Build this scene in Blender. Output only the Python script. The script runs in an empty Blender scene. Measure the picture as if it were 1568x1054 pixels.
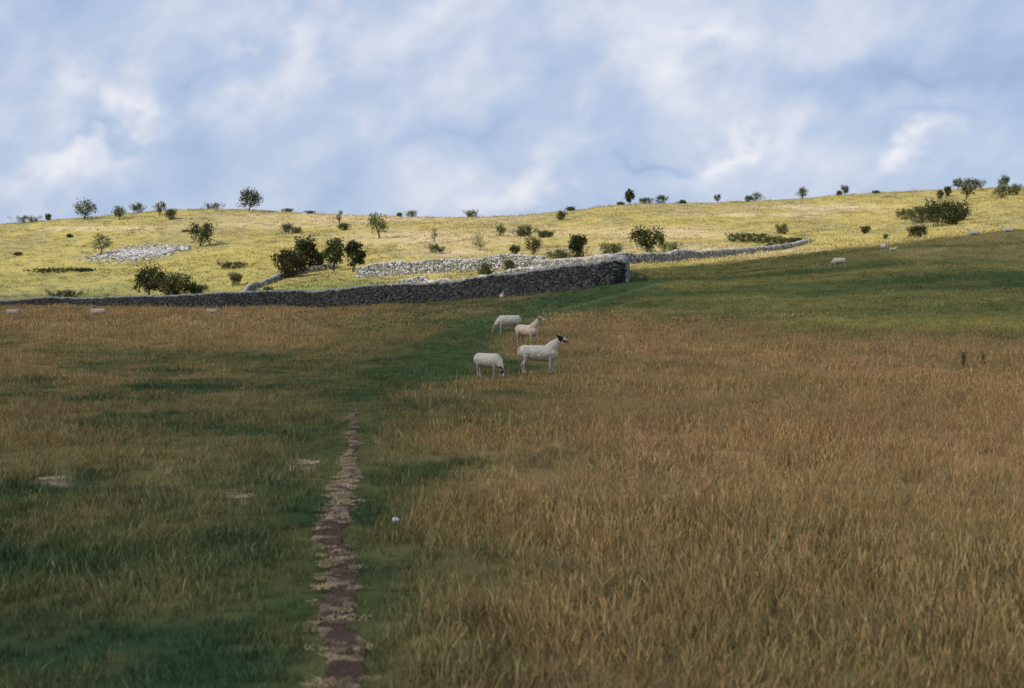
import bpy, math, random, bmesh
import numpy as np
from mathutils import Vector, Matrix
rng=np.random.default_rng(7); random.seed(7)
F=2178.0; CZ=1.6; HR=478.0; CX=784.0
S=bpy.context.scene; COL=S.collection

# ---------------------------------------------------------------- noise
def _h(ix,iy,s):
    n=(ix.astype(np.int64)*374761393+iy.astype(np.int64)*668265263+s*974634777)&0x7fffffff
    n=((n^(n>>13))*1274126177)&0x7fffffff
    return ((n^(n>>16))&0xffff)/65535.0
def vn(x,y,s=0):
    x=np.asarray(x,float);y=np.asarray(y,float)
    ix=np.floor(x);iy=np.floor(y);fx=x-ix;fy=y-iy
    fx=fx*fx*(3-2*fx);fy=fy*fy*(3-2*fy)
    a=_h(ix,iy,s);b=_h(ix+1,iy,s);c=_h(ix,iy+1,s);d=_h(ix+1,iy+1,s)
    return (a*(1-fx)+b*fx)*(1-fy)+(c*(1-fx)+d*fx)*fy
def fbm(x,y,s=0,o=4):
    t=0;a=.5;tot=0
    for i in range(o):
        t=t+a*vn(x*2**i+17.3*i,y*2**i-9.1*i,s+i);tot+=a;a*=.5
    return t/tot-.5
def sstep(a,b,x):
    t=np.clip((x-a)/(b-a),0,1);return t*t*(3-2*t)

# ---------------------------------------------------------------- terrain
PX=[-200,13,300,500,650,800,950,1100,1250,1400,1555,1800]
DN=[36,45,55,65,80,100,115,130,150,170,200,250,290]
RW=[[575,545,515,498,487,480,478,477,476,476,466,418,376],
[575,545,515,498,487,480,478,477,476,476,466,418,376],
[575,545,517,500,487,479,477,476,474,462,440,395,355],
[575,542,515,500,486,478,476,475,458,440,418,380,350],
[575,535,510,497,482,471,467,452,433,423,402,368,348],
[575,531,505,493,474,456,445,430,420,413,395,365,345],
[575,533,507,488,455,424,415,409,403,398,385,355,330],
[575,533,507,484,452,425,414,407,399,394,385,353,328],
[575,532,505,481,448,411,394,386,388,388,383,350,320],
[575,530,502,475,435,400,382,371,372,375,365,335,310],
[573,527,497,468,430,392,370,352,358,362,345,320,300],
[570,520,490,462,425,385,362,345,350,355,338,315,298]]
CR=[(-200,345),(13,338),(130,328),(220,319),(320,314),(400,318),(500,324),(620,329),(720,331),(790,328),(870,320),(960,309),(1060,307),(1160,305),(1230,301),(1290,295),(1380,291),(1450,287),(1555,284),(1800,280)]
pxf=np.linspace(-200,1800,201)
RW=np.array(RW,float)
nodesD=[1,8,20,30]+DN+[330,360,450,700,1500,9000]
Zt=np.zeros((len(pxf),len(nodesD)))
for j,D in enumerate(DN):
    Zt[:,4+j]=CZ-(np.interp(pxf,PX,RW[:,j])-HR)/F*D
zc=CZ-(np.interp(pxf,[c[0] for c in CR],[c[1] for c in CR])-HR)/F*330
k=4+len(DN)
Zt[:,k]=zc;Zt[:,k+1]=zc-1.5;Zt[:,k+2]=zc-9;Zt[:,k+3]=zc*.2;Zt[:,k+4]=-4;Zt[:,k+5]=-6
ld=np.linspace(math.log(1),math.log(9000),460)
ZG=np.array([np.interp(ld,np.log(nodesD),Zt[i]) for i in range(len(pxf))])
def blur(A,ax,n):
    for _ in range(n):
        B=np.pad(A,[(1,1) if a==ax else (0,0) for a in (0,1)],mode='edge')
        A=(B[:-2] + 2*B[1:-1]+B[2:])/4 if ax==0 else (B[:,:-2]+2*B[:,1:-1]+B[:,2:])/4
    return A
ZG=blur(ZG,0,8);ZG=blur(ZG,1,4)
def H(x,y):
    x=np.asarray(x,float);y=np.asarray(y,float)
    D=np.maximum(y,1.0)
    px=np.clip(CX+F*x/D,-200,1800)
    u=(px+200)/10;v=(np.log(D)-ld[0])/(ld[1]-ld[0])
    u=np.clip(u,0,199.999);v=np.clip(v,0,458.999)
    i=u.astype(int);j=v.astype(int);fu=u-i;fv=v-j
    z=(ZG[i,j]*(1-fu)+ZG[i+1,j]*fu)*(1-fv)+(ZG[i,j+1]*(1-fu)+ZG[i+1,j+1]*fu)*fv
    z=z+fbm(x/7,y/7,3)*.12*sstep(8,20,D)+fbm(x/1.1,y/1.1,5,2)*.05
    z=z+fbm(x/22,y/22,9)*1.3*sstep(150,230,D)*(1-.75*sstep(290,330,D))
    return z
def W(px,D):
    x=(px-CX)/F*D
    return x,D,float(H(x,D))
DS=np.linspace(60,338,800)
def findD(px,row,Dmin=60):
    x=(px-CX)/F*DS;z=H(x,DS);r=HR+F*(CZ-z)/DS
    ok=np.where((r<=row)&(DS>=Dmin))[0]
    if len(ok):return float(DS[ok[0]])
    return float(DS[np.argmin(r)])
SHEEP=[('ewe',826,36.,-4,1.0),('grz',749,34.6,-38,.80),('shorn',808,45.,-50,.98),('grf',778,53,195,.92),('stf',769,97,-80,.62),
('grf',1284,99,175,.92),('stf',1353,115,-80,.85),('stf',1367,111,10,.6),('lie',1490,131,175,1.0),('lie',1543,129,170,.95),('lie2',20,88,0,.85),('lie2',150,88,180,.95),('lie2',325,90,5,.75)]
SP=np.array([((p-CX)/F*d,d) for k_,p,d,_,_ in SHEEP if k_!='lie2'])

# ---------------------------------------------------------------- colour maps
BR=[350,400,430,460,480,500,530,545,565,590,620,680,740,800,900,1041]
BC=[0,150,300,450,560,620,700,800,950,1200,1568]
BT=np.array([[.6]*9+[.6,.7],[.5]*8+[.4,.4,.5],[.5]*7+[.4,.15,.2,.3],
[.9,.9,.9,.7,.5,.3,.25,.25,.1,.15,.25],
[.95,.95,.95,.85,.6,.4,.3,.35,.6,.2,.15],
[.9,.9,.9,.75,.5,.25,.15,.5,.9,.6,.3],
[.55,.7,.8,.65,.45,.25,.15,.6,.95,.95,.9],
[.8,.2,.05,.2,.3,.2,.12,.3,.95,1,1],
[.7,.6,.5,.2,.15,.12,.08,.25,.85,1,1],
[.55,.5,.45,.35,.1,.12,.25,.5,.85,1,1],
[.45,.4,.35,.25,.05,.2,.5,.7,.88,.95,1],
[.32,.27,.22,.15,.03,.2,.45,.65,.85,.93,.97],
[.27,.24,.2,.1,.02,.15,.35,.52,.75,.86,.93],
[.2,.16,.15,.07,.02,.14,.3,.45,.66,.78,.84],
[.14,.15,.12,.05,.02,.15,.33,.46,.60,.69,.74],
[.10,.12,.10,.04,.02,.2,.38,.46,.57,.65,.70]])
def bilin(px,row):
    px=np.clip(px,0,1568);row=np.clip(row,350,1041)
    i=np.clip(np.searchsorted(BR,row,side='right')-1,0,len(BR)-2)
    j=np.clip(np.searchsorted(BC,px,side='right')-1,0,len(BC)-2)
    br=np.array(BR,float);bc=np.array(BC,float)
    fu=(row-br[i])/(br[i+1]-br[i]);fv=(px-bc[j])/(bc[j+1]-bc[j])
    return (BT[i,j]*(1-fu)+BT[i+1,j]*fu)*(1-fv)+(BT[i,j+1]*(1-fu)+BT[i+1,j+1]*fu)*fv
DBp=[-200,13,320,500,650,800,930,960,1100,1250,1400,1555,1800]
DBd=[225,192,152,134,119,105,97,114,137,127,133,140,160]
def path_x(y):
    return np.interp(y,[2,6.2,8.26,10.8,13.3,17.2,21.5,28.6,34],[-.62,-.764,-1.01,-1.35,-1.55,-1.93,-2.38,-3.05,-3.3])+.03*np.sin(y*2.3)
def mix(a,b,t):
    return a*(1-t[:,None])+b*t[:,None]
def tl(c,n): return np.tile(np.array(c),(n,1))
GREEN=np.array([.046,.082,.038]);GREEN2=np.array([.115,.132,.050]);BROWN=np.array([.43,.275,.125]);BROWN2=np.array([.27,.205,.085])
YG=np.array([.385,.315,.105]);TAN=np.array([.52,.41,.245]);OL=np.array([.195,.185,.065])
STRAW=np.array([.56,.44,.28])
def field(x,y):
    n=len(x)
    D=np.maximum(y,1.5);px=CX+F*x/D
    z=H(x,y);row=HR+F*(CZ-z)/D
    n1=fbm(x/3.2,y/5.5,21);n2=fbm(x/.7,y/1.0,31);n3=fbm(x/12,y/16,41);n4=fbm(x/1.5,y/2.2,51)
    b=bilin(px+n1*130+n4*70,np.clip(row,350,1041)+n1*12)
    b=np.clip(b*.97+(n1*1.1+n2*.8+n4*.9)*(.24+1.0*np.minimum(b,1-b)*2),0,1)
    c=mix(mix(tl(GREEN,n),tl(GREEN2,n),np.clip(.34+n2*1.8+n4+n3+.35*sstep(9,30,D)*(row>470)+.25*(px>640),0,1)),
          mix(tl(BROWN,n),tl(BROWN2,n),np.clip(.4+n1*2.2+n2*1.8,0,1)),b)
    r=sstep(920,990,px)*sstep(500,470,row)*(D>50)
    lit_band=np.clip(.50+2.4*fbm(x/14,y/4.0,77)+n1*.6,0,1)
    c=mix(c,mix(tl((.080,.122,.044),n),tl((.27,.245,.08),n),lit_band),r*.88)  # bands of light and shade mixed into the slope's colour
    s=np.exp(-((row-497)/14)**2)*sstep(1080,1300,px)*(D>40)
    c=mix(c,tl((.37,.33,.095),n),s*.8)  # sunlit patch on the right slope, painted into the ground colour
    s=np.exp(-((row-505-(px-1200)*.02)/6)**2)*sstep(1050,1180,px)*(D>40)*np.clip(.6+n1*2,0,1)
    c=mix(c,tl(GREEN,n),s*.7)
    cx_=np.interp(row,[430,450,470,490,510,540,580],[985,925,850,760,725,690,655]);hw=np.interp(row,[430,470,500,580],[45,70,55,70])
    s=np.exp(-((px-cx_)/hw)**4)*(row<585)*(row>425)*(D>30)
    c=mix(c,tl((.076,.125,.05),n),np.clip(s*(.8+n1),0,.85))
    b=b*(1-.8*s*(row>440))
    tr=np.interp(px,[860,900,950,1010],[474,465,452,434]);s=np.exp(-((row-tr)/1.8)**2)*((px>860)&(px<1015)&(D>55))
    c=mix(c,tl((.22,.25,.12),n),s*.65)
    s=sstep(425,375,row)*sstep(1200,1420,px)
    c=mix(c,tl((.36,.30,.12),n),np.clip(s*(.8+n1*1.5),0,1))
    for (qx,qr,rx,ry) in [(80,742,24,4),(255,725,9,2),(470,718,12,5),(368,771,14,2.5)]:
        s=np.exp(-(((px-qx)/rx)**2+((row-qr)/ry)**2))*(D<40)
        c=mix(c,tl(STRAW,n),np.clip(s*.9,0,1))
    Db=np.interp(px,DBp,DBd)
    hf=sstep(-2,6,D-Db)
    m1=fbm(x/20,y/34,61);m2=fbm(x/5,y/9,71);m3=fbm(x/1.6,y/2.4,81,3)
    h=mix(tl(YG,n),tl(OL,n),np.clip(.28+m1*2.4+m2*2.8+m3*1.4,0,1)*.9)
    t=np.clip(m1*1.3+.04+m3*.9+m2*.9,0,1)
    for (qx,qr,rx,ry) in [(660,366,130,12),(980,357,150,9),(1100,388,140,9),(560,334,170,7),(150,350,90,4),(1290,318,90,4),(420,345,90,4),(700,388,60,5),(1160,330,120,3)]:
        t=t+1.1*np.exp(-(((px-qx)/rx)**2+((row-qr)/ry)**2))*np.clip(1+m2*2,0,1.2)
    h=mix(h,tl(TAN,n),np.clip(t,0,1)*.85)
    g=np.exp(-(((px-500)/115)**2+((D-160)/26)**2)**2)
    h=mix(h,tl((.11,.14,.05),n),np.clip(g*.85,0,1))
    g=sstep(385,450,row)*(px<520)
    h=mix(h,tl((.22,.225,.07),n),np.clip(g*(.5+m2),0,.8))
    c=mix(c,h,hf)
    return c,b,px,row,hf

# ---------------------------------------------------------------- helpers
def mkmesh(name,V,Fc,cols=None,smooth=False,attr='col'):
    m=bpy.data.meshes.new(name)
    V=np.asarray(V,np.float32)
    if isinstance(Fc,np.ndarray):
        n,kk=Fc.shape
        m.vertices.add(len(V));m.vertices.foreach_set('co',V.ravel())
        m.loops.add(n*kk);m.loops.foreach_set('vertex_index',Fc.astype(np.int32).ravel())
        m.polygons.add(n);m.polygons.foreach_set('loop_start',np.arange(0,n*kk,kk,dtype=np.int32))
        m.update(calc_edges=True);m.validate()
    else:
        m.from_pydata([tuple(map(float,v)) for v in V],[],Fc)
    if cols is not None:
        a=m.attributes.new(attr,'FLOAT_COLOR','POINT')
        cc=np.ones((len(m.vertices),4),np.float32);cc[:,:3]=cols;a.data.foreach_set('color',cc.ravel())
    if smooth: m.polygons.foreach_set('use_smooth',[True]*len(m.polygons))
    m.update()
    return m
def obj(name,m,mats=()):
    o=bpy.data.objects.new(name,m);COL.objects.link(o)
    for t in mats:m.materials.append(t)
    return o
def newmat(name):
    m=bpy.data.materials.new(name);m.use_nodes=True
    nt=m.node_tree;nt.nodes.clear();return m,nt
def N(nt,t,**kw):
    n=nt.nodes.new(t)
    for k_,v in kw.items():setattr(n,k_,v)
    return n
def attr_mat(name,attr='col',rough=.9,noise=None,bump=0.,bscale=10,trans=0.,inst=False,var=None,spec=.15,simple=False):
    m,nt=newmat(name)
    out=N(nt,'ShaderNodeOutputMaterial')
    a=N(nt,'ShaderNodeAttribute',attribute_name=attr)
    if inst:a.attribute_type='INSTANCER'
    colr=a.outputs['Color']
    if var:
        v=N(nt,'ShaderNodeAttribute',attribute_name=var)
        mx=N(nt,'ShaderNodeVectorMath',operation='MULTIPLY')
        nt.links.new(colr,mx.inputs[0]);nt.links.new(v.outputs['Color'],mx.inputs[1]);colr=mx.outputs[0]
    if noise or bump: tc=N(nt,'ShaderNodeTexCoord')
    if noise:
        for (sc,lo,hi) in noise:
            n=N(nt,'ShaderNodeTexNoise');n.inputs['Scale'].default_value=sc;n.inputs['Detail'].default_value=4;n.inputs['Roughness'].default_value=.65
            nt.links.new(tc.outputs['Object'],n.inputs['Vector'])
            r=N(nt,'ShaderNodeMapRange');r.inputs['From Min'].default_value=.3;r.inputs['From Max'].default_value=.7
            r.inputs['To Min'].default_value=lo;r.inputs['To Max'].default_value=hi
            nt.links.new(n.outputs['Fac'],r.inputs['Value'])
            mx=N(nt,'ShaderNodeVectorMath',operation='SCALE')
            nt.links.new(colr,mx.inputs[0]);nt.links.new(r.outputs[0],mx.inputs['Scale']);colr=mx.outputs[0]
    if simple:
        p=N(nt,'ShaderNodeBsdfDiffuse');nt.links.new(colr,p.inputs['Color'])
    else:
        p=N(nt,'ShaderNodeBsdfPrincipled');p.inputs['Roughness'].default_value=rough;p.inputs['Specular IOR Level'].default_value=spec
        nt.links.new(colr,p.inputs['Base Color'])
    if bump:
        n=N(nt,'ShaderNodeTexNoise');n.inputs['Scale'].default_value=bscale;n.inputs['Detail'].default_value=5
        nt.links.new(tc.outputs['Object'],n.inputs['Vector'])
        b=N(nt,'ShaderNodeBump');b.inputs['Strength'].default_value=bump;b.inputs['Distance'].default_value=.1
        nt.links.new(n.outputs['Fac'],b.inputs['Height']);nt.links.new(b.outputs[0],p.inputs['Normal'])
    sh=p.outputs[0]
    if trans:
        t=N(nt,'ShaderNodeBsdfTranslucent');nt.links.new(colr,t.inputs['Color'])
        ms=N(nt,'ShaderNodeMixShader');ms.inputs[0].default_value=trans
        nt.links.new(sh,ms.inputs[1]);nt.links.new(t.outputs[0],ms.inputs[2]);sh=ms.outputs[0]
    nt.links.new(sh,out.inputs['Surface'])
    return m

# ---------------------------------------------------------------- ground sheet
ang=np.concatenate([np.arange(-.5,.5,.0036),np.arange(.5,2*math.pi-.5,.06)])
rad=np.concatenate([[.3,1,2],np.geomspace(3,400,430),np.geomspace(440,9000,26)])
A,R=np.meshgrid(ang,rad)
gx=(R*np.sin(A)).ravel();gy=(R*np.cos(A)).ravel()
gz=H(gx,gy)
gc,_,_,_,hf=field(gx,gy)
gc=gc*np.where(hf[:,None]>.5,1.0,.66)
na=len(ang);nr=len(rad)
I,J=np.meshgrid(np.arange(nr-1),np.arange(na),indexing='ij')
J2=(J+1)%na
Fq=np.stack([I*na+J,(I+1)*na+J,(I+1)*na+J2,I*na+J2],-1).reshape(-1,4)
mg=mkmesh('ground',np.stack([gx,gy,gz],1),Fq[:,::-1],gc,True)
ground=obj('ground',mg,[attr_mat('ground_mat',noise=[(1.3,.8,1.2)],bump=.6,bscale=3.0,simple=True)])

# ---------------------------------------------------------------- dirt path
ys=np.geomspace(4.2,24,520);nc=9
pv=[]
for i,y in enumerate(ys):
    w=np.interp(y,[4,7,10,13.3,15,17,21,24],[.12,.11,.11,.12,.085,.06,.045,.01])
    wl=w*(1+1.5*float(fbm(y*2.2,1.,91))+.7*float(fbm(y*9,1.,93)));wr=w*(1+1.5*float(fbm(y*2.5,7.,92))+.7*float(fbm(y*9,5.,94)))
    xc=float(path_x(y))
    for j in range(nc):
        t=j/(nc-1)*2-1
        x=xc+(t*wl if t<0 else t*wr)
        z=float(H(x,y))+.014+.018*float(fbm(x*14,y*14,95,3))
        if abs(t)>.99: z-=.03
        pv.append((x,y,z))
pv=np.array(pv)
n=fbm(pv[:,0]*7,pv[:,1]*5.5,97,4)
edge=np.abs(np.tile(np.linspace(-1,1,nc),len(ys)))
st=np.clip((n*4.4+edge*.4-.45+.6*np.exp(-((pv[:,1]-13.3)/2)**2)+.3*(pv[:,1]>11)),0,1)
pc=mix(tl((.088,.052,.034),len(pv)),tl((.45,.33,.21),len(pv)),st*.75)
I,J=np.meshgrid(np.arange(len(ys)-1),np.arange(nc-1),indexing='ij')
Fp=np.stack([I*nc+J,I*nc+J+1,(I+1)*nc+J+1,(I+1)*nc+J],-1).reshape(-1,4)
obj('dirt_path',mkmesh('dirt_path',pv,Fp,pc,True),[attr_mat('dirt_mat',noise=[(30,.55,1.35),(7,.75,1.2)],bump=.8,bscale=40)])

# ---------------------------------------------------------------- grass tufts
tcol=bpy.data.collections.new('grass_tufts')
gm=attr_mat('grass_blade_mat','tcol',trans=0.,inst=True,var='bv',simple=True)
def tuft(idx,nb,hmin,hmax,spread,w,bend,seed=0.,flat=False,vlo=.6,vhi=1.4,pale=0.):
    V=[];Fc=[];C=[]
    for _ in range(nb):
        a=random.uniform(0,6.283);r=spread*math.sqrt(random.random())
        bx,by=r*math.cos(a),r*math.sin(a)
        h=random.uniform(hmin,hmax)
        if random.random()<.6: h=random.uniform(hmin,hmin*.55+hmax*.45)
        d=random.uniform(0,6.283);bd=random.uniform(.2,1)*bend*h
        ww=w*random.uniform(.6,1.2);f=random.uniform(0,6.283);sx,sy=math.cos(f)*ww/2,math.sin(f)*ww/2
        v=random.uniform(vlo,vhi);o=len(V)
        tint=(v*random.uniform(.92,1.08),v,v*random.uniform(.85,1.15))
        if random.random()<pale: tint=(1.7*v,1.55*v,1.7*v)
        ns=3
        for s in range(ns):
            t=s/ns;q=t*t
            if flat: zz=.01+.03*math.sin(t*3)*random.random();px_=bx+math.cos(d)*h*t;py_=by+math.sin(d)*h*t
            else: zz=h*(t-.12*bend*t*t);px_=bx+math.cos(d)*bd*q;py_=by+math.sin(d)*bd*q
            k_=1-.35*t
            V+= [(px_-sx*k_,py_-sy*k_,zz-.01),(px_+sx*k_,py_+sy*k_,zz-.01)]
            C+=[tint,tint]
        tip=(bx+math.cos(d)*(h if flat else bd),by+math.sin(d)*(h if flat else bd),.015 if flat else h*(1-.12*bend))
        V.append(tip);C.append(tint)
        for s in range(ns-1):
            b=o+2*s;Fc.append((b,b+1,b+3,b+2))
        b=o+2*(ns-1);Fc.append((b,b+1,b+2))
        if random.random()<seed and h>hmin*.4+hmax*.6:
            L=random.uniform(.03,.06)*max(1,w/.006);q=w*random.uniform(1.2,2.0)
            x0,y0,z0=tip
            for dx,dy in ((1,0),(0,1)):
                o=len(V)
                V+=[(x0,y0,z0-L*.5),(x0+dx*q/2,y0+dy*q/2,z0),(x0+bd*.1*dx,y0,z0+L*.6),(x0-dx*q/2,y0-dy*q/2,z0)]
                C+=[(1.4,1.35,1.35)]*4;Fc.append((o,o+1,o+2,o+3))
    m=mkmesh('tuft_%02d'%idx,V,Fc,np.array(C),False,'bv');m.materials.append(gm)
    o=bpy.data.objects.new('tuft_%02d'%idx,m);tcol.objects.link(o)
ti=0
SETS={}
def mkset(key,n,**kw):
    global ti
    SETS[key]=list(range(ti,ti+n))
    for _ in range(n):
        tuft(ti,**kw);ti+=1
mkset('gn',5,nb=46,hmin=.03,hmax=.13,spread=.12,w=.005,bend=.8,pale=.12,vlo=.45,vhi=1.7)
mkset('bn',6,nb=36,hmin=.04,hmax=.18,spread=.13,w=.0040,bend=.6,seed=.7,pale=.15,vlo=.45,vhi=1.45)
mkset('gm',3,nb=40,hmin=.04,hmax=.11,spread=.24,w=.010,bend=.8,pale=.10,vlo=.5,vhi=1.5)
mkset('bm',4,nb=36,hmin=.05,hmax=.18,spread=.26,w=.008,bend=.5,seed=.7,pale=.15,vlo=.5,vhi=1.45)
mkset('gf',3,nb=36,hmin=.04,hmax=.12,spread=.5,w=.03,bend=.7)
mkset('bf',3,nb=36,hmin=.07,hmax=.20,spread=.5,w=.022,bend=.5,pale=.1)
mkset('hf',3,nb=32,hmin=.07,hmax=.28,spread=.9,w=.07,bend=.5)
mkset('st',3,nb=22,hmin=.04,hmax=.12,spread=.07,w=.007,bend=.5,flat=True)

P=[];IDX=[];ROT=[];SC=[];TC=[]
def scatter(d0,d1,dens,gk,bk,um=.43,bare=.85):
    n=int(um*(d1*d1-d0*d0)*dens)
    y=np.sqrt(rng.uniform(d0*d0,d1*d1,n));x=y*rng.uniform(-um,um,n)
    c,b,px,row,hfv=field(x,y)
    dp=np.abs(x-path_x(y))
    w=np.interp(y,[4,13,17,23,25],[.09,.10,.07,.03,-1])
    keep=(dp>w)
    near=1-sstep(.1,.6,dp)
    short=np.where(y<29,near,0)
    z=H(x,y)
    isb=(rng.random(n)<(b*.84))
    scl=rng.uniform(.6,1.3,n)*(1-.4*short)
    scl*=np.where(isb,.75+.4*b,.9+.3*b)*(1+1.2*fbm(x/1.8,y/1.8,55))
    for sx,sy in SP:
        wd=.8*max(1,sy/60)
        m_=(np.abs(x-sx)<wd)&(y>sy-2.2*max(1,sy/50))&(y<sy+.6)
        scl=np.where(m_,scl*.42,scl)
    lum=rng.uniform(.65,1.35,n)
    mixc=np.where(isb[:,None],c*.65+np.where(hfv[:,None]>.5,TAN,BROWN)*.35,c*.78+np.where(hfv[:,None]>.5,YG*.6,np.where(b[:,None]>.25,GREEN2,GREEN))*.22)
    keep&=(rng.random(n)<bare+1.0*fbm(x/.9,y/1.3,57))
    for i in np.where(keep)[0]:
        k_=bk if isb[i] else gk
        P.append((x[i],y[i],z[i]));IDX.append(random.choice(SETS[k_]))
        ROT.append((random.gauss(0,.14),random.gauss(0,.14)+.06,random.uniform(0,6.283)));SC.append(scl[i]);TC.append(mixc[i]*lum[i])
scatter(3.4,12,100,'gn','bn',.48,1.)
scatter(12,26,40,'gn','bn',.43,.92)
scatter(26,60,13,'gm','bm')
scatter(60,140,2.8,'gf','bf')
scatter(140,336,.55,'hf','hf')
def litter(x,y,s,c=STRAW):
    P.append((x,y,float(H(x,y))+.02));IDX.append(random.choice(SETS['st']));ROT.append((0,0,random.uniform(0,6.28)));SC.append(s);TC.append(c*random.uniform(.45,1.05))
for _ in range(720):
    y=math.exp(random.uniform(math.log(4.5),math.log(22)))
    dn=float(fbm(y*1.8,3.,99))
    if random.random()>.3+1.8*dn+.5*math.exp(-((y-13.5)/2.2)**2)+(.2 if y>11 else 0): continue
    sd=random.choice([-1,-1,1]);x=float(path_x(y))+sd*random.uniform(.0,.14)*(1 if y<15 else .6)
    litter(x,y,random.uniform(.25,.8),np.array([.50,.38,.22]))
for (qx,qr,rx,ry) in [(80,742,22,4),(470,718,10,5),(368,771,16,3)]:
    for _ in range(9):
        r=qr+random.gauss(0,ry*.6);y=F*CZ/(r-HR);x=(qx+random.gauss(0,rx*.5)-CX)/F*y
        litter(x,y,random.uniform(.5,1.0));P[-1]=(P[-1][0],P[-1][1],P[-1][2]+.04)
P=np.array(P,np.float32);npnt=len(P)
pm=bpy.data.meshes.new('grass');pm.vertices.add(npnt);pm.vertices.foreach_set('co',P.ravel())
a=pm.attributes.new('idx','INT','POINT');a.data.foreach_set('value',np.array(IDX,np.int32))
a=pm.attributes.new('rot','FLOAT_VECTOR','POINT');a.data.foreach_set('vector',np.array(ROT,np.float32).ravel())
a=pm.attributes.new('scl','FLOAT','POINT');a.data.foreach_set('value',np.array(SC,np.float32))
a=pm.attributes.new('tcol','FLOAT_COLOR','POINT');cc=np.ones((npnt,4),np.float32);cc[:,:3]=np.array(TC);a.data.foreach_set('color',cc.ravel())
print('instances',npnt)
go=obj('grass',pm,[gm])
ng=bpy.data.node_groups.new('grass_scatter','GeometryNodeTree')
ng.interface.new_socket('Geometry',in_out='INPUT',socket_type='NodeSocketGeometry')
ng.interface.new_socket('Geometry',in_out='OUTPUT',socket_type='NodeSocketGeometry')
gi=ng.nodes.new('NodeGroupInput');gout=ng.nodes.new('NodeGroupOutput')
ci=ng.nodes.new('GeometryNodeCollectionInfo');ci.inputs['Collection'].default_value=tcol;ci.inputs['Separate Children'].default_value=True;ci.inputs['Reset Children'].default_value=True
ip=ng.nodes.new('GeometryNodeInstanceOnPoints');ip.inputs['Pick Instance'].default_value=True
def na_(nm,dt):
    q=ng.nodes.new('GeometryNodeInputNamedAttribute');q.data_type=dt;q.inputs['Name'].default_value=nm
    return [s for s in q.outputs if s.enabled and s.name=='Attribute'][0]
L=ng.links
L.new(gi.outputs[0],ip.inputs['Points']);L.new(ci.outputs[0],ip.inputs['Instance'])
L.new(na_('idx','INT'),ip.inputs['Instance Index']);L.new(na_('rot','FLOAT_VECTOR'),ip.inputs['Rotation']);L.new(na_('scl','FLOAT'),ip.inputs['Scale'])
L.new(ip.outputs[0],gout.inputs[0])
md=go.modifiers.new('scatter','NODES');md.node_group=ng

# ---------------------------------------------------------------- stones / walls
BX=np.array([[-1,-1,-1],[1,-1,-1],[1,1,-1],[-1,1,-1],[-1,-1,1],[1,-1,1],[1,1,1],[-1,1,1]],float)*.5
BF=np.array([[0,3,2,1],[4,5,6,7],[0,1,5,4],[1,2,6,5],[2,3,7,6],[3,0,4,7]])
def boxes(c,s,yaw,tilt,jit=.12):
    c=np.asarray(c);n=len(c)
    v=BX[None]*(1+rng.uniform(-jit,jit,(n,8,3)))*np.asarray(s)[:,None,:]
    ct,stt=np.cos(tilt)[:,None],np.sin(tilt)[:,None]
    x=v[...,0]*ct+v[...,2]*stt;z=-v[...,0]*stt+v[...,2]*ct;y=v[...,1]
    cy,sy=np.cos(yaw)[:,None],np.sin(yaw)[:,None]
    v=np.stack([x*cy-y*sy,x*sy+y*cy,z],-1)+c[:,None,:]
    f=(np.arange(n)[:,None,None]*8+BF[None]).reshape(-1,4)
    return v.reshape(-1,3),f
stone_mat=attr_mat('limestone_mat',rough=.95,noise=[(4,.75,1.2)],bump=.4,bscale=12)
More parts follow.
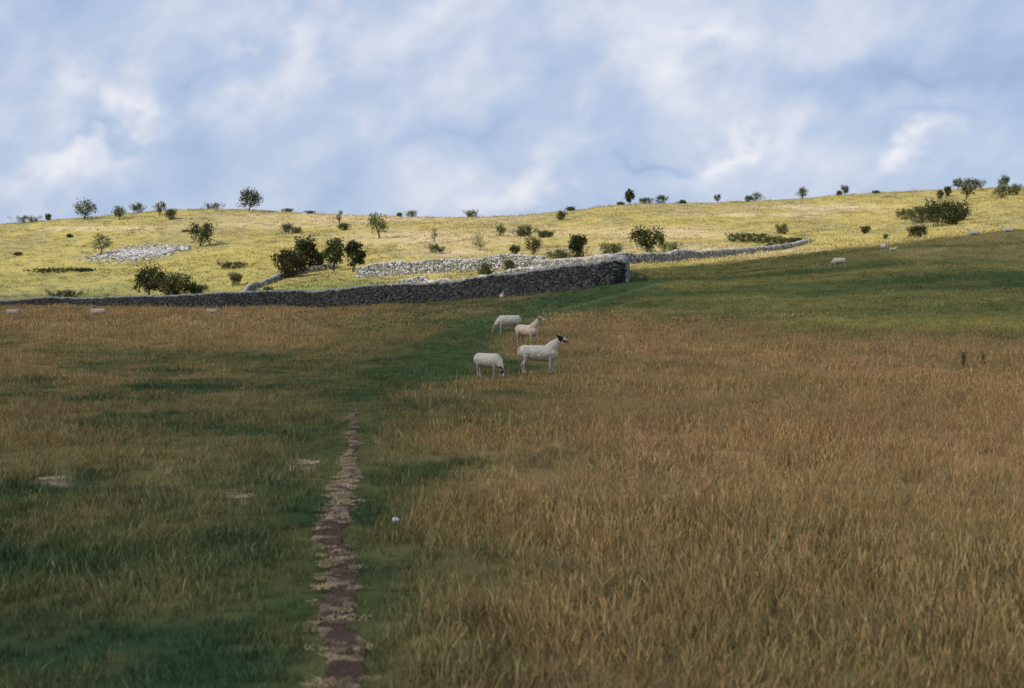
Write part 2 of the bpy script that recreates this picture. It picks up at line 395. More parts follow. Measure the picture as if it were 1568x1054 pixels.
def wall(name,pts,hts,base=(.27,.26,.235),ruin=0.,cope_lit=1.):
    w=np.array([W(p,d)[:2] for p,d in pts]);seg=np.r_[0,np.cumsum(np.hypot(*np.diff(w,axis=0).T))]
    Lt=seg[-1];C=[];Sz=[];Y=[];T=[];K=[]
    def at(s):
        x=np.interp(s,seg,w[:,0]);y=np.interp(s,seg,w[:,1]);e=.6
        dx=np.interp(s+e,seg,w[:,0])-np.interp(s-e,seg,w[:,0]);dy=np.interp(s+e,seg,w[:,1])-np.interp(s-e,seg,w[:,1])
        x=x+.25*math.sin(s*.21);return x,y,math.atan2(dy,dx)
    def ht(s):
        h=np.interp(s,seg,hts)+.10*float(vn(s/2.1,0,5)-.5)+.20*float(vn(s/7.,0,6)-.5)
        if ruin: h*=1-ruin*float(sstep(.45,.75,vn(s/4.,3,8)))
        return h
    s=0.
    while s<Lt:
        x,y,a=at(s);h=max(.25,ht(s));z0=float(H(x,y))-.1
        zc_=0.;nx,ny=-math.sin(a),math.cos(a)
        wd=random.uniform(.18,.34)
        while zc_<h:
            sh=random.uniform(.09,.19);off=.32-.12*zc_/1.5
            for sd in (-1,1):
                o=off+random.uniform(-.035,.035);l=wd*random.uniform(.75,1.25)
                ja=random.uniform(-.08,.08)
                C.append((x+nx*o*sd+math.cos(a)*ja,y+ny*o*sd+math.sin(a)*ja,z0+zc_+sh/2));Sz.append((l,.26,sh*.95));Y.append(a+random.gauss(0,.08));T.append(random.gauss(0,.06))
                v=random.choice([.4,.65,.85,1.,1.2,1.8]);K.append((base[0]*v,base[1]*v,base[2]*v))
            zc_+=sh
        C.append((x,y,z0+h*.45));Sz.append((wd*1.3,.42,h*.9));Y.append(a);T.append(0);K.append((.04,.04,.037))
        for q in range(2):
            if random.random()<.93:
                xx,yy,_=at(s+q*wd/2)
                C.append((xx,yy,z0+h+random.uniform(.05,.13)));Sz.append((random.uniform(.07,.14),random.uniform(.32,.48),random.uniform(.2,.34)));Y.append(a+random.gauss(0,.12));T.append(random.gauss(.1,.2))
                v=random.uniform(1.,1.7)*cope_lit;K.append((base[0]*v,base[1]*v,base[2]*v*.98))
        s+=wd
    for _ in range(int(Lt*.8)):
        s=random.uniform(0,Lt);x,y,a=at(s);o=random.choice([-1,1])*random.uniform(.5,1.3)
        x2,y2=x-math.sin(a)*o,y+math.cos(a)*o
        C.append((x2,y2,float(H(x2,y2))+.04));q=random.uniform(.12,.32);Sz.append((q,q*.8,q*.6));Y.append(random.uniform(0,6));T.append(random.gauss(0,.3));K.append(tuple(np.array(base)*random.uniform(.8,1.5)))
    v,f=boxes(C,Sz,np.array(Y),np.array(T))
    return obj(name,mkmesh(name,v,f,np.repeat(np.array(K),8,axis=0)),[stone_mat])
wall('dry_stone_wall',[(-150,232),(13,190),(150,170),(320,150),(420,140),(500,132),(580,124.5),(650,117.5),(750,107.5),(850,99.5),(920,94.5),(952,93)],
     [.7,.7,.9,1.35,1.5,1.55,1.55,1.55,1.5,1.5,1.5,1.55],base=(.062,.062,.060),cope_lit=3.4)  # shade put into the dark stone colour, sunlight into the lighter copes
wall('dry_stone_wall',[(952,93.6),(948,104),(935,118),(905,132),(850,146),(820,152)],[1.5,1.4,1.3,1.2,1.2,1.2],base=(.26,.25,.225))
wall('dry_stone_wall',[(550,180),(620,176),(700,173),(780,170),(835,168)],[1.5,1.7,1.8,1.7,1.2],base=(.33,.32,.29),ruin=.15)
wall('dry_stone_wall',[(340,156),(365,168),(390,180),(425,196),(470,203),(520,204)],[.55,.6,.65,.7,.8,.8],base=(.22,.215,.19),ruin=.4)
wall('dry_stone_wall',[(600,146),(650,140),(700,133),(750,128),(800,127),(850,124)],[.8,1.1,1.1,.9,1.2,1.2],base=(.30,.29,.265),ruin=.5)
wall('dry_stone_wall',[(905,136),(950,140),(1030,152),(1110,170),(1180,192),(1240,215)],[1.1,1.1,1.0,.8,.6,.5],base=(.29,.28,.255),ruin=.2)
def rubble(name,gen,n,lo,hi,fl=.4,base=(.42,.41,.39)):
    C=[];Sz=[];K=[]
    for _ in range(n):
        px,D=gen();x,y,z=W(px,D);q=random.uniform(lo,hi)
        C.append((x,y,z+q*fl*.2));Sz.append((q,q*random.uniform(.5,1),q*fl*random.uniform(.6,1.3)));K.append(tuple(np.array(base)*random.uniform(.6,1.25)))
    v,f=boxes(C,Sz,rng.uniform(0,6.28,n),rng.normal(0,.15,n),.25)
    obj(name,mkmesh(name,v,f,np.repeat(np.array(K),8,axis=0)),[stone_mat])
Do=findD(230,386,190)
def g1():
    p=random.gauss(222,34);p=min(max(p,120),288);e=1-((p-210)/95)**2
    return (p,Do+random.gauss(0,4.6)*max(.12,e)+(p-225)*.02)
rubble('limestone_pavement',g1,1150,.3,.9,.30,base=(.47,.45,.44))
rubble('limestone_rubble',lambda:(random.uniform(590,800),random.gauss(134,5)),260,.2,.6,.6,base=(.34,.33,.31))

# ---------------------------------------------------------------- trees and bushes
bark=attr_mat('bark_mat',rough=.95,noise=[(9,.6,1.3)],bump=.5,bscale=20)
leafm=attr_mat('leaf_mat',trans=.3,simple=True)
def cyl(V,Fc,C,p0,p1,r0,r1,col,n=6):
    p0=Vector(p0);p1=Vector(p1);d=(p1-p0).normalized();s=d.cross(Vector((.3,.9,.1))).normalized();t=d.cross(s);o=len(V)
    for p,r in ((p0,r0),(p1,r1)):
        for i in range(n):
            a=i/n*6.2832;V.append(tuple(p+s*math.cos(a)*r+t*math.sin(a)*r));C.append(col)
    for i in range(n):Fc.append((o+i,o+(i+1)%n,o+n+(i+1)%n,o+n+i))
def plant(name,px,row,hpx,wpx,kind='tree',tone=1.,dens=1.,Dmin=60,lean=None,D=None):
    D=D or findD(px,row,Dmin);x,y,z=W(px,D);sc=D/F*1.12
    h=hpx*sc;w=wpx*sc;V=[];Fc=[];C=[]
    lean=random.uniform(-.05,.15) if lean is None else lean
    bc=(.10,.085,.065)
    cl=[]
    tree=(kind=='tree')
    stems=1 if tree else random.randint(3,5)
    th=h*(.26 if tree else .12)
    for s in range(stems):
        ox=0 if stems==1 else random.uniform(-.3,.3)*w;oy=0 if stems==1 else random.uniform(-.2,.2)*w
        r=h*(.035 if tree else .02)
        top=(ox+lean*h*.4+random.uniform(-.03,.03)*h,oy,th)
        mid=(ox+lean*h*.1,oy,th*.5)
        cyl(V,Fc,C,(ox,oy,-.2),mid,r*1.4,r*1.05,bc);cyl(V,Fc,C,mid,top,r*1.05,r*.85,bc)
        nl=7 if tree else 4
        for q in range(nl):
            a=q/nl*6.283+random.uniform(-.4,.4);rr=random.uniform(.45,1.)*w*.40;zz=random.uniform(.40,.92)*h
            e=(top[0]+math.cos(a)*rr+lean*h*.3,top[1]+math.sin(a)*rr,zz if rr>w*.25 else h*random.uniform(.75,.95))
            m=tuple(top[i]*.45+e[i]*.55+(0 if i<2 else -.04*h) for i in range(3))
            cyl(V,Fc,C,top,m,r*.6,r*.38,bc,5);cyl(V,Fc,C,m,e,r*.38,r*.12,bc,5)
            cl.append(e);cl.append(tuple(m[i]*.5+e[i]*.5+random.uniform(-.05,.05)*h for i in range(3)))
    nb=len(Fc)
    c0=(.57 if tree else .45)*h;rz=(.42 if tree else .50)*h
    for _ in range(int((20 if tree else 24)*max(1,(w/h)**.8))):
        a=random.uniform(0,6.283);u=random.uniform(-1,1);rr=random.uniform(.35,1.)**.6
        q=math.sqrt(1-u*u)
        k_=1+.35*math.sin(a*2+px)+.15*math.sin(a*5+row)
        cl.append((lean*h*.5+math.cos(a)*q*rr*w*.43*k_,math.sin(a)*q*rr*w*.4,max(.08*h,c0+u*rr*rz)))
    lf=max(.09,min(.24,h*.05)) if h>.6 else h*.07
    base=np.array([.088,.104,.046])*tone
    cr=.16*min(h,w*.9)
    for c in cl:
        t=random.uniform(.55,1.6);hue=random.uniform(-.2,.35)
        nn=int(34*dens)
        G_=np.random.default_rng(random.randrange(1<<30)).normal(size=(nn,9))
        for g in G_:
            ct=np.array(c)+g[:3]*cr*.62;ct[2]=max(.02,ct[2])
            u0=g[3:6]/np.linalg.norm(g[3:6]);u1=g[6:9]/np.linalg.norm(g[6:9]);l=lf*random.uniform(.5,1.2)
            o=len(V);a_=u0*l;b_=u1*l*.7
            V+=[tuple(ct-a_),tuple(ct-b_),tuple(ct+a_),tuple(ct+b_)]
            k_=base*t*random.uniform(.7,1.35)*np.array([1+hue,1,1]);C+=[tuple(k_)]*4
            Fc.append((o,o+1,o+2,o+3))
    m=mkmesh(name,V,Fc,np.array(C))
    o=obj(name,m,[bark,leafm]);mi=np.ones(len(m.polygons),np.int32);mi[:nb]=0;m.polygons.foreach_set('material_index',mi)
    o.location=(x,y,z-.05)
    return o
T='hawthorn_tree';B='hawthorn_bush';G='gorse_bush'
L_=[ # crest
(B,42,338,10,38,1.2,.8),(B,75,336,10,8,1,.9),(T,130,337,27,36,1.3,.8),(T,183,337,20,20,1.1,.8),(B,212,322,13,20,1.1,.9),(T,245,330,19,17,1.2,.7),(B,262,337,15,16,1.1,.9),
(B,325,317,9,26,1.3,.7),(T,382,324,28,40,.9,1.1),(B,441,319,6,15,1.2,.8),(B,475,321,4,12,1.2,.8),(B,630,329,9,16,1.3,.7),(B,612,329,6,8,1.3,.6),(B,722,331,11,20,1.1,.9),(B,858,338,13,14,.9,1),(B,873,321,6,12,1,.8),
(B,950,310,5,10,1.2,.8),(T,964,310,22,14,.6,1.4),(B,988,308,9,20,1.,.9),(B,1012,308,12,17,1,.9),(B,1045,308,5,12,1.2,.8),(T,1098,307,12,12,1.,.8),(B,1145,305,9,9,1.2,.8),(T,1158,304,13,20,1.2,.8),
(T,1228,300,16,17,1.1,.8),(B,1283,297,7,8,1.2,.8),(T,1293,295,15,14,1.1,.8),(B,1340,293,4,10,1.2,.7),(B,1437,306,13,9,1.,.8),(B,1450,302,15,8,.9,.9),(T,1465,286,16,15,1,.9),(T,1478,306,28,20,1.2,.7),(T,1492,292,15,34,1,1),(T,1537,284,17,16,.9,1),(B,1530,305,20,24,1.2,.8),(B,1550,300,16,20,1.2,.8),
# slopes
(T,155,391,30,36,1.7,.45),(B,107,364,5,8,1,.8),(T,307,378,32,40,.75,1.2),(B,285,356,4,12,1.1,.8),(B,440,358,14,16,1.,.8),(B,453,358,9,14,1.3,.7),(B,527,353,10,19,.8,1),(T,581,366,34,30,1.7,.6),(T,520,345,22,10,2.2,.25),(T,735,383,20,26,1.8,.4),
(B,768,362,16,16,1.3,.7),(B,803,363,16,28,.8,1.1),(B,835,364,10,30,1.,.9),(B,668,389,13,20,1.1,.8),(T,665,372,20,12,2.2,.2),(B,786,391,14,14,.8,1),(T,817,391,24,24,.8,1.1),(T,883,402,38,30,.6,1.4),(B,857,412,26,44,.8,1.2),(B,935,393,18,34,.9,1.1),(T,990,388,34,50,.55,1.5),(B,1027,386,13,26,1.5,.6),
(B,440,426,38,40,.6,1.4),(T,462,418,50,40,.7,1.3),(B,482,415,34,30,.65,1.4),(T,511,416,44,32,.75,1.2),(T,541,417,44,24,.6,1.4),(T,228,458,48,42,.6,1.3),(B,270,456,34,42,.8,1.2),(B,300,452,16,28,.9,1),(B,97,461,15,36,1,1),(B,357,411,10,46,.9,.9),(B,360,438,18,15,1,.8),
(B,90,418,7,80,.8,.9),(B,130,416,5,40,.9,.8),(B,1402,364,17,24,.6,1.3),(B,1325,358,10,12,1,.9),(B,1198,359,14,18,1,.9),(B,1148,371,13,76,.75,1.1),(B,1182,381,19,42,.9,1.1),(B,1220,371,6,44,.8,1),(B,1355,367,8,6,1.8,.5),
(B,780,420,20,16,1.4,.7),(B,742,428,22,20,1.2,.8),(B,580,420,15,18,.9,1),(B,412,455,14,14,.9,1),(B,28,392,5,10,1,.8),(B,760,405,8,12,1,.8)]
for (k_,px,row,hp,wp,tn,dn) in L_:
    plant(k_,px,row,hp,wp,'tree' if k_==T else 'bush',tn,dn,Dmin=118)
for q in [(1445,346,34,54,.8),(1468,338,24,30,.85),(1410,342,22,44,.8),(1388,336,14,36,1.),(1430,330,12,30,.9)]:
    plant(G,q[0],q[1],q[2],q[3],'bush',q[4],1.2,Dmin=160)
plant('thistle',1475,579,26,9,'tree',.9,.10,D=38.);plant('thistle',1506,580,20,7,'tree',.9,.10,D=38.3)

# ---------------------------------------------------------------- sheep
wool=attr_mat('wool_mat',rough=.95,noise=[(9,.86,1.06),(28,.85,1.08)],bump=.6,bscale=40,spec=.05)
def tube(V,Fc,pts,up=(0,0,1),n=18):
    up=Vector(up);o=len(V);K=len(pts)
    for i,p in enumerate(pts):
        a=Vector(pts[max(0,i-1)][:3]);b=Vector(pts[min(K-1,i+1)][:3]);t=(b-a).normalized()
        s=t.cross(up).normalized();nn=s.cross(t).normalized();c=Vector(p[:3]);ra,rb=p[3],p[4]
        for j in range(n):
            an=j/n*6.28318;V.append(tuple(c+s*ra*math.cos(an)+nn*rb*math.sin(an)))
    for i in range(K-1):
        for j in range(n):Fc.append((o+i*n+j,o+i*n+(j+1)%n,o+(i+1)*n+(j+1)%n,o+(i+1)*n+j))
    for i,rev in ((0,True),(K-1,False)):
        c=len(V);V.append(tuple(pts[i][:3]))
        for j in range(n):
            f=(o+i*n+j,o+i*n+(j+1)%n,c);Fc.append(f[::-1] if rev else f)
def sheep_mesh(nm,pose='stand',plump=1.,vox=.011,wcol=(.68,.61,.50),seed=0,turn=0.,neckup=0.,dark=.5,headc=None,nw=1.2):
    V=[];Fc=[]
    dz=-.30 if pose=='lie' else 0
    body=[(-.50,0,.61,.07,.08),(-.48,0,.60,.135,.14),(-.42,0,.585,.17,.165),(-.30,0,.57,.188,.175),(-.12,0,.54,.195,.195),(.06,0,.53,.19,.205),(.20,0,.53,.178,.208),(.31,0,.55,.152,.195),(.39,0,.58,.12,.16),(.44,0,.60,.07,.09)]
    tube(V,Fc,[(a,b,c+dz,d*plump,e*(.4+.6*plump)) for a,b,c,d,e in body],n=26)
    if pose in('stand','lie'):
        nk=[(.24,0,.62,.13,.15),(.34,0,.70,.11*nw,.125*nw),(.42,0,.80+neckup*.5,.085*nw,.10*nw),(.47,0,.89+neckup,.067*nw,.08*nw),(.495,0,.95+neckup,.052,.058)]
        hd=[(.455,0,.985,.04,.042),(.495,0,.985,.064,.066),(.555,0,.965,.064,.070),(.615,0,.935,.051,.058),(.675,0,.905,.041,.047),(.715,0,.885,.036,.040),(.735,0,.873,.02,.024)]
        hd=[(a,b,c+neckup,d,e) for a,b,c,d,e in hd];er=[(.485,.045,1.015+neckup),(.465,.10,1.035+neckup),(.45,.155,1.03+neckup)]
    else:
        nk=[(.28,0,.56,.13,.16),(.40,0,.48,.105*nw,.13),(.49,0,.38,.080*nw,.10),(.545,0,.29,.064,.075)]
        hd=[(.52,0,.34,.045,.05),(.55,0,.30,.064,.068),(.585,0,.235,.060,.066),(.615,0,.165,.047,.053),(.635,0,.105,.037,.042),(.643,0,.07,.033,.036),(.645,0,.05,.018,.02)]
        er=[(.555,.05,.34),(.55,.10,.355),(.545,.155,.335)]
    def tr(p):
        x,y,z=p[:3];t=max(0,(x-.30))/.30;a=turn*min(1.,t)
        dx=x-.32
        return (.32+dx*math.cos(a)-y*math.sin(a),dx*math.sin(a)+y*math.cos(a),z+dz)+tuple(p[3:])
    tube(V,Fc,[tr(p) for p in nk],up=(1,0,.3) if pose!='graze' else (.3,0,1))
    tube(V,Fc,[tr(p) for p in hd],up=(0,0,1) if pose!='graze' else (1,0,0))
    for sd in(-1,1):
        e=[tr((a,b*sd,c)) for a,b,c in er]
        tube(V,Fc,[e[0]+(.018,.014),tuple((e[0][i]+e[1][i])/2 for i in range(3))+(.030,.013),e[1]+(.034,.013),e[2]+(.012,.010)],up=(0,0,1),n=10)
    if pose!='lie':
        for sd in(-1,1):
            f=.03*sd;q=-.035*sd
            tube(V,Fc,[(.27,.075*sd,.54,.09,.08),(.285+f*.4,.09*sd,.42,.068,.052),(.30+f*.8,.09*sd,.33,.044,.036),(.31+f,.09*sd,.25,.034,.031),(.305+f,.09*sd,.18,.025,.023),(.305+f,.09*sd,.09,.023,.022),(.31+f,.09*sd,.05,.028,.026),(.325+f,.09*sd,.0,.032,.030)],up=(1,0,0),n=14)
            tube(V,Fc,[(-.35,.07*sd,.56,.12,.11),(-.335,.09*sd,.46,.11,.08),(-.335,.10*sd,.385,.080,.058),(-.37+q*.5,.10*sd,.31,.048,.036),(-.415+q,.10*sd,.25,.034,.028),(-.405+q,.10*sd,.17,.025,.023),(-.395+q,.10*sd,.09,.023,.022),(-.39+q,.10*sd,.05,.028,.026),(-.37+q,.10*sd,.0,.032,.030)],up=(1,0,0),n=14)
        tube(V,Fc,[(-.46,0,.70,.03,.03),(-.515,0,.65,.032,.03),(-.54,0,.56,.030,.026),(-.54,0,.49 if pose=='stand' else .45,.022,.02)],up=(1,0,0),n=10)
    else:
        for sd in(-1,1):
            tube(V,Fc,[(.24,.12*sd,.16,.07,.07),(.40,.13*sd,.08,.045,.045),(.46,.12*sd,.035,.03,.03),(.32,.12*sd,.03,.024,.024)],up=(0,0,1),n=10)
            tube(V,Fc,[(-.34,.13*sd,.18,.12,.12),(-.20,.17*sd,.10,.07,.07),(-.30,.18*sd,.04,.035,.035)],up=(0,0,1),n=10)
    m=bpy.data.meshes.new(nm+'_src');m.from_pydata(V,[],Fc)
    o=bpy.data.objects.new(nm+'_src',m);COL.objects.link(o)
    r=o.modifiers.new('r','REMESH');r.mode='VOXEL';r.voxel_size=vox
    s=o.modifiers.new('s','SMOOTH');s.factor=.5;s.iterations=4
    dg=bpy.context.evaluated_depsgraph_get();me=bpy.data.meshes.new_from_object(o.evaluated_get(dg));bpy.data.objects.remove(o);bpy.data.meshes.remove(m)
    me.name=nm
    n=len(me.vertices);co=np.zeros(n*3);me.vertices.foreach_get('co',co);co=co.reshape(-1,3)
    no=np.zeros(n*3);me.vertices.foreach_get('normal',no);no=no.reshape(-1,3)
    hp=np.array([tr(p)[:3] for p in hd]);
    hpf=np.concatenate([np.linspace(hp[i],hp[i+1],6) for i in range(len(hp)-1)])
    dd=np.linalg.norm(co[:,None]-hpf[None],axis=2);dh=np.min(dd,axis=1);ihi=np.argmin(dd,axis=1);ih=ihi/len(hpf)
    ep=np.concatenate([np.linspace(tr((er[0][0],er[0][1]*sd,er[0][2]))[:3],tr((er[2][0],er[2][1]*sd,er[2][2]))[:3],8) for sd in(-1,1)])
    de=np.min(np.linalg.norm(co[:,None]-ep[None],axis=2),axis=1)
    ishead=(dh<.078)&(ih>.14);isear=(de<.038)
    isleg=(co[:,2]<(.31 if pose!='lie' else .0))&(~ishead)&(~isear)
    nz=fbm(co[:,0]*14+seed,(co[:,2]+co[:,1]*.5)*14,7+seed,3)
    amp=np.where(ishead|isear|isleg,.0015,.010)
    wl=fbm(co[:,0]*22,(co[:,2]+co[:,1])*22,3,3)+.8*fbm(co[:,0]*7,co[:,2]*7+co[:,1]*7,4,2)
    co2=co+no*(wl*amp*2)[:,None];me.vertices.foreach_set('co',co2.ravel())
    c=np.tile(np.array(wcol),(n,1))
    c*= (1+.25*wl)[:,None]
    browning=sstep(.54,.36,co[:,2]-dz)*.4;browning=np.maximum(browning,.45*np.exp(-((co[:,0]+.5)**2+co[:,1]**2*.5+(co[:,2]-dz-.5)**2*.5)/.014))  # browner towards the belly and around the rump
    c=mix(c,np.tile(np.array([.38,.30,.20]),(n,1)),browning)
    skin=np.array(headc if headc else (.70,.63,.54))
    legc=mix(np.tile(skin*.8,(n,1)),np.tile(np.array([.10,.08,.07]),(n,1)),np.clip(nz*4-.3,0,1)*dark)
    c=np.where(isleg[:,None],mix(c,legc,sstep(.31,.25,co[:,2])),c)
    if pose!='lie': c=np.where((co[:,2]<.035)[:,None],np.array([.07,.06,.05]),c)
    rel=co-hpf[ihi];midl=np.abs(rel[:,1])
    t=ih
    blk=np.clip(1.3-np.abs(t-.38)/.16*.6+nz*3,0,1)*np.clip((midl-.008)/.012,0,1)
    blk=np.maximum(blk,np.clip((t-.80)/.06,0,1));blk=np.maximum(blk,np.clip(nz*7-.2,0,1))
    blk=np.clip(blk*dark*1.25,0,1)
    c=np.where(ishead[:,None],mix(np.tile(skin,(n,1)),np.tile(np.array([.03,.025,.025]),(n,1)),blk),c)
    c=np.where(isear[:,None],mix(np.tile(skin*.8,(n,1)),np.tile(np.array([.03,.025,.025]),(n,1)),np.full(n,min(1,dark*1.6))),c)
    for sd in (-1,1):
        k_=int(.36*len(hpf));e=hpf[k_]+np.array([0,0,.02]);side=np.array([-math.sin(turn),math.cos(turn),0])*sd*.058
        if pose=='graze': e=hpf[k_]+np.array([.02*math.cos(turn),.02*math.sin(turn),0])
        c=np.where((np.linalg.norm(co-(e+side),axis=1)<.016)[:,None],np.array([.01,.01,.01]),c)
    a=me.attributes.new('col','FLOAT_COLOR','POINT');cc=np.ones((n,4),np.float32);cc[:,:3]=np.clip(c,0,1);a.data.foreach_set('color',cc.ravel())
    me.polygons.foreach_set('use_smooth',[True]*len(me.polygons));me.materials.clear();me.materials.append(wool)
    return me
SM={'ewe':sheep_mesh('ewe','stand',1.0,.010,dark=.95,seed=2,turn=-.25,neckup=-.05),
'shorn':sheep_mesh('shorn','stand',.86,.010,wcol=(.72,.57,.43),dark=.5,seed=5,turn=.35,headc=(.64,.47,.34),neckup=-.03,nw=1.05),
'grz':sheep_mesh('grazer','graze',1.15,.010,dark=.95,seed=9,turn=-.3),
'grf':sheep_mesh('grazer_far','graze',1.1,.016,dark=.5,seed=11),
'stf':sheep_mesh('stander_far','stand',1.1,.016,dark=.25,seed=12,neckup=-.08),
'lie':sheep_mesh('lying','lie',1.15,.016,dark=.2,seed=13,neckup=-.1)}
SM['lie2']=sheep_mesh('lying_low','lie',1.15,.016,wcol=(.48,.40,.30),dark=.2,seed=14,neckup=-.36,headc=(.45,.37,.28))
for (k_,px,D,yaw,sc) in SHEEP:
    o=bpy.data.objects.new('sheep',SM[k_]);COL.objects.link(o);x,y,z=W(px,D)
    o.location=(x,y,z-.01);o.rotation_euler=(0,0,math.radians(yaw));o.scale=(sc,)*3
bm=bmesh.new();bmesh.ops.create_icosphere(bm,subdivisions=3,radius=.022)
for vv in bm.verts: vv.co*=1+.5*(random.random()-.5)
wm=bpy.data.meshes.new('wool_tuft');bm.to_mesh(wm);bm.free()
a=wm.attributes.new('col','FLOAT_COLOR','POINT');a.data.foreach_set('color',np.tile([.8,.8,.76,1],len(wm.vertices)).astype(np.float32))
wo=obj('wool_tuft',wm,[wool]);wo.location=(-.85,10.35,float(H(-.85,10.35))+.08);wo.scale=(1.1,.9,.8)

# ---------------------------------------------------------------- light
sun_el=math.radians(42);hx,hy=-.93,-.37;q=math.hypot(hx,hy);hx/=q;hy/=q
sd=Vector((hx*math.cos(sun_el),hy*math.cos(sun_el),math.sin(sun_el)))
ld_=bpy.data.lights.new('sun','SUN');ld_.energy=4.6;ld_.angle=math.radians(.5);ld_.color=(1,.94,.84)
so=bpy.data.objects.new('sun',ld_);COL.objects.link(so);so.rotation_euler=sd.to_track_quat('Z','Y').to_euler()
bnd=[(-400,300),(-100,232),(13,200),(150,180),(320,157),(420,147),(500,139),(580,131),(650,124),(750,114),(850,106),(930,99),(965,107),(1020,124),(1100,133),(1180,131),(1250,127),(1400,131),(1555,138),(1900,170)]
poly=[]  # outline of an unseen cloud, shaped to shade the field up to the wall
for p,d in bnd:
    x=(p-CX)/F*d;poly.append((x,d,float(H(x,d))))
poly+= [(150,150,6),(170,60,3),(150,-60,0),(60,-110,0),(-80,-110,0),(-190,-40,0),(-230,110,1),(-225,230,3)]
ALT=430.
base=[Vector(p)+sd*((ALT-p[2])/sd.z) for p in poly]
bm=bmesh.new()
vs=[bm.verts.new(b) for b in base];f=bm.faces.new(vs)
ex=bmesh.ops.extrude_face_region(bm,geom=[f])
for g in ex['geom']:
    if isinstance(g,bmesh.types.BMVert): g.co=g.co+sd*16
def inside(x,y):
    c=False;n_=len(base)
    for i in range(n_):
        a_,b_=base[i],base[i-1]
        if (a_.y>y)!=(b_.y>y) and x<(b_.x-a_.x)*(y-a_.y)/(b_.y-a_.y)+a_.x:c=not c
    return c
xs=[b.x for b in base];ysn=[b.y for b in base]
cnt=0
for _ in range(20000):
    if cnt>=60:break
    x=random.uniform(min(xs),max(xs));y=random.uniform(min(ysn),max(ysn));r=random.uniform(14,30)
    if all(inside(x+dx*r*1.3,y+dy*r*1.3) for dx,dy in((1,0),(-1,0),(0,1),(0,-1),(.7,.7),(-.7,.7),(.7,-.7),(-.7,-.7))):
        bmesh.ops.create_icosphere(bm,subdivisions=3,radius=r,matrix=Matrix.Translation((x,y,ALT+random.uniform(5,18)))@Matrix.Diagonal((1,1,.7,1)));cnt+=1
bmesh.ops.triangulate(bm,faces=[f for f in bm.faces if len(f.verts)>4])
bmesh.ops.recalc_face_normals(bm,faces=bm.faces)
cm=bpy.data.meshes.new('shade_cloud');bm.to_mesh(cm);bm.free()
m,nt=newmat('shade_cloud_mat');out=N(nt,'ShaderNodeOutputMaterial');p=N(nt,'ShaderNodeBsdfDiffuse');p.inputs['Color'].default_value=(.85,.86,.88,1)
tp=N(nt,'ShaderNodeBsdfTransparent');tc=N(nt,'ShaderNodeTexCoord')
nz=N(nt,'ShaderNodeTexNoise');nz.inputs['Scale'].default_value=.018;nz.inputs['Detail'].default_value=3;nt.links.new(tc.outputs['Object'],nz.inputs['Vector'])
rp=N(nt,'ShaderNodeMapRange');rp.inputs['From Min'].default_value=.3;rp.inputs['From Max'].default_value=.7;rp.inputs['To Min'].default_value=.46;rp.inputs['To Max'].default_value=.78
ms=N(nt,'ShaderNodeMixShader')
nt.links.new(nz.outputs['Fac'],rp.inputs['Value']);nt.links.new(rp.outputs[0],ms.inputs[0]);nt.links.new(p.outputs[0],ms.inputs[1]);nt.links.new(tp.outputs[0],ms.inputs[2]);nt.links.new(ms.outputs[0],out.inputs[0])
co_=obj('shade_cloud',cm,[m]);rm=co_.modifiers.new('union','REMESH');rm.mode='VOXEL';rm.voxel_size=5.

# ---------------------------------------------------------------- sky
w=bpy.data.worlds.new('World');S.world=w;w.use_nodes=True;nt=w.node_tree;nt.nodes.clear()
out=N(nt,'ShaderNodeOutputWorld');bg=N(nt,'ShaderNodeBackground');bg.inputs['Strength'].default_value=.1
sky=N(nt,'ShaderNodeTexSky',sky_type='NISHITA');sky.sun_disc=False;sky.sun_elevation=sun_el;sky.sun_rotation=math.atan2(hx,hy)
tc=N(nt,'ShaderNodeTexCoord');sp=N(nt,'ShaderNodeSeparateXYZ');nt.links.new(tc.outputs['Generated'],sp.inputs[0])
def M(op,a,b=None,c=None):
    n=N(nt,'ShaderNodeMath',operation=op)
    for i,v in enumerate((a,b,c)):
        if v is None:continue
        if isinstance(v,(int,float)):n.inputs[i].default_value=v
        else:nt.links.new(v,n.inputs[i])
    return n.outputs[0]
yy=M('MAXIMUM',M('ABSOLUTE',sp.outputs[1]),.35)
U=M('DIVIDE',sp.outputs[0],yy);Vv=M('DIVIDE',sp.outputs[2],yy)
uv=N(nt,'ShaderNodeCombineXYZ');nt.links.new(U,uv.inputs[0]);nt.links.new(Vv,uv.inputs[1])
def noise(ang,sx,sy,det=6,rough=.55,dist=0.,off=0.):
    mp=N(nt,'ShaderNodeMapping',vector_type='TEXTURE');mp.inputs['Rotation'].default_value=(0,0,ang);mp.inputs['Scale'].default_value=(1/sx,1/sy,1)
    mp.inputs['Location'].default_value=(-off*.37,off*.61,0)
    nt.links.new(uv.outputs[0],mp.inputs[0])
    n=N(nt,'ShaderNodeTexNoise',noise_dimensions='2D');n.inputs['Scale'].default_value=1;n.inputs['Detail'].default_value=det;n.inputs['Roughness'].default_value=rough;n.inputs['Distortion'].default_value=dist
    nt.links.new(mp.outputs[0],n.inputs['Vector']);return n
nA=noise(math.radians(28),6,10,3,.5,.2,1.).outputs['Fac'];nB=noise(math.radians(30),16,22,5,.55,.15,4.).outputs['Fac'];nD=noise(0,15,19,3,.55,0,8.)
sb=N(nt,'ShaderNodeVectorMath',operation='SUBTRACT');nt.links.new(nD.outputs['Color'],sb.inputs[0]);sb.inputs[1].default_value=(.5,.5,.5)
wv=N(nt,'ShaderNodeVectorMath',operation='MULTIPLY_ADD');nt.links.new(sb.outputs[0],wv.inputs[0]);wv.inputs[1].default_value=(.085,.07,0);nt.links.new(uv.outputs[0],wv.inputs[2])
tot=None
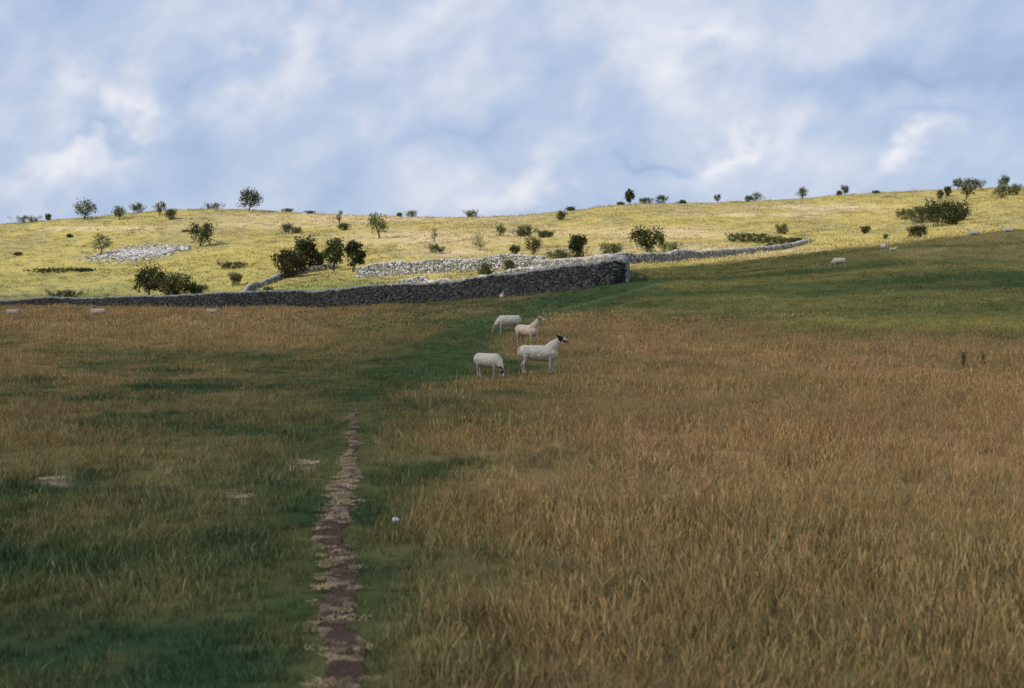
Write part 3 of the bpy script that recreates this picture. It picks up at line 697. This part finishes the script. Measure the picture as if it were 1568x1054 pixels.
BL=[(470,55,75,60,40,1.1),(340,75,40,35,50,.65),(190,165,48,65,60,1.15),(85,262,90,26,5,1.0),(1060,60,110,36,25,.8),
(1115,235,65,22,30,1.),(1410,230,52,20,10,1.1),(790,290,120,26,10,.85),(380,150,110,36,35,.55),(900,220,130,40,25,.5),
(150,225,90,14,10,-.5),(560,130,40,55,55,-.45),(1000,262,90,14,8,-.8),(1400,110,160,30,8,-.8),(1250,160,150,34,10,-.3),(60,130,50,50,30,-.4),(700,200,110,18,15,-.4),(1450,185,120,14,8,-.3),(640,40,60,40,30,.4)]
for (px,row,rx,ry,an,am) in BL:
    mp=N(nt,'ShaderNodeMapping',vector_type='TEXTURE');mp.inputs['Location'].default_value=((px-CX)/F,(HR-row)/F,0);mp.inputs['Rotation'].default_value=(0,0,math.radians(an));mp.inputs['Scale'].default_value=(2.0*rx/F,2.0*ry/F,1)
    nt.links.new(wv.outputs[0],mp.inputs[0])
    g=N(nt,'ShaderNodeTexGradient',gradient_type='QUADRATIC_SPHERE');nt.links.new(mp.outputs[0],g.inputs[0])
    tot=M('MULTIPLY_ADD',g.outputs['Fac'],am*1.25,tot if tot is not None else 0.)
val=M('ADD',M('ADD',.47,M('MULTIPLY',M('SUBTRACT',nA,.5),1.2)),M('ADD',M('MULTIPLY',M('SUBTRACT',nB,.5),.75),M('MULTIPLY',tot,.44)))
cr=N(nt,'ShaderNodeValToRGB');nt.links.new(val,cr.inputs[0])
E=cr.color_ramp.elements
E[0].position=0.;E[0].color=(.35,.47,.67,1)
E[1].position=1.;E[1].color=(.88,.89,.95,1)
for ps,c in((.25,(.43,.55,.77,1)),(.45,(.51,.61,.81,1)),(.6,(.61,.68,.84,1)),(.75,(.73,.77,.89,1))):
    e=E.new(ps);e.color=c
sc=N(nt,'ShaderNodeVectorMath',operation='SCALE');sc.inputs['Scale'].default_value=10.;nt.links.new(cr.outputs[0],sc.inputs[0])
mx=N(nt,'ShaderNodeMix',data_type='RGBA');mx.inputs[0].default_value=.88
nt.links.new(sky.outputs[0],mx.inputs[6]);nt.links.new(sc.outputs[0],mx.inputs[7]);nt.links.new(mx.outputs[2],bg.inputs['Color']);nt.links.new(bg.outputs[0],out.inputs[0])

# ---------------------------------------------------------------- camera
cd=bpy.data.cameras.new('camera');cam=bpy.data.objects.new('camera',cd);COL.objects.link(cam);S.camera=cam
cd.lens=50;cd.sensor_width=36;cd.clip_end=20000;cam.location=(0,0,CZ);cam.rotation_euler=(math.radians(90)-math.atan(49/F),0,0)
cd.dof.use_dof=True;cd.dof.focus_distance=40;cd.dof.aperture_fstop=4.
S.view_settings.view_transform='Standard'
try:S.view_settings.look='None'
except:pass
S.view_settings.exposure=0
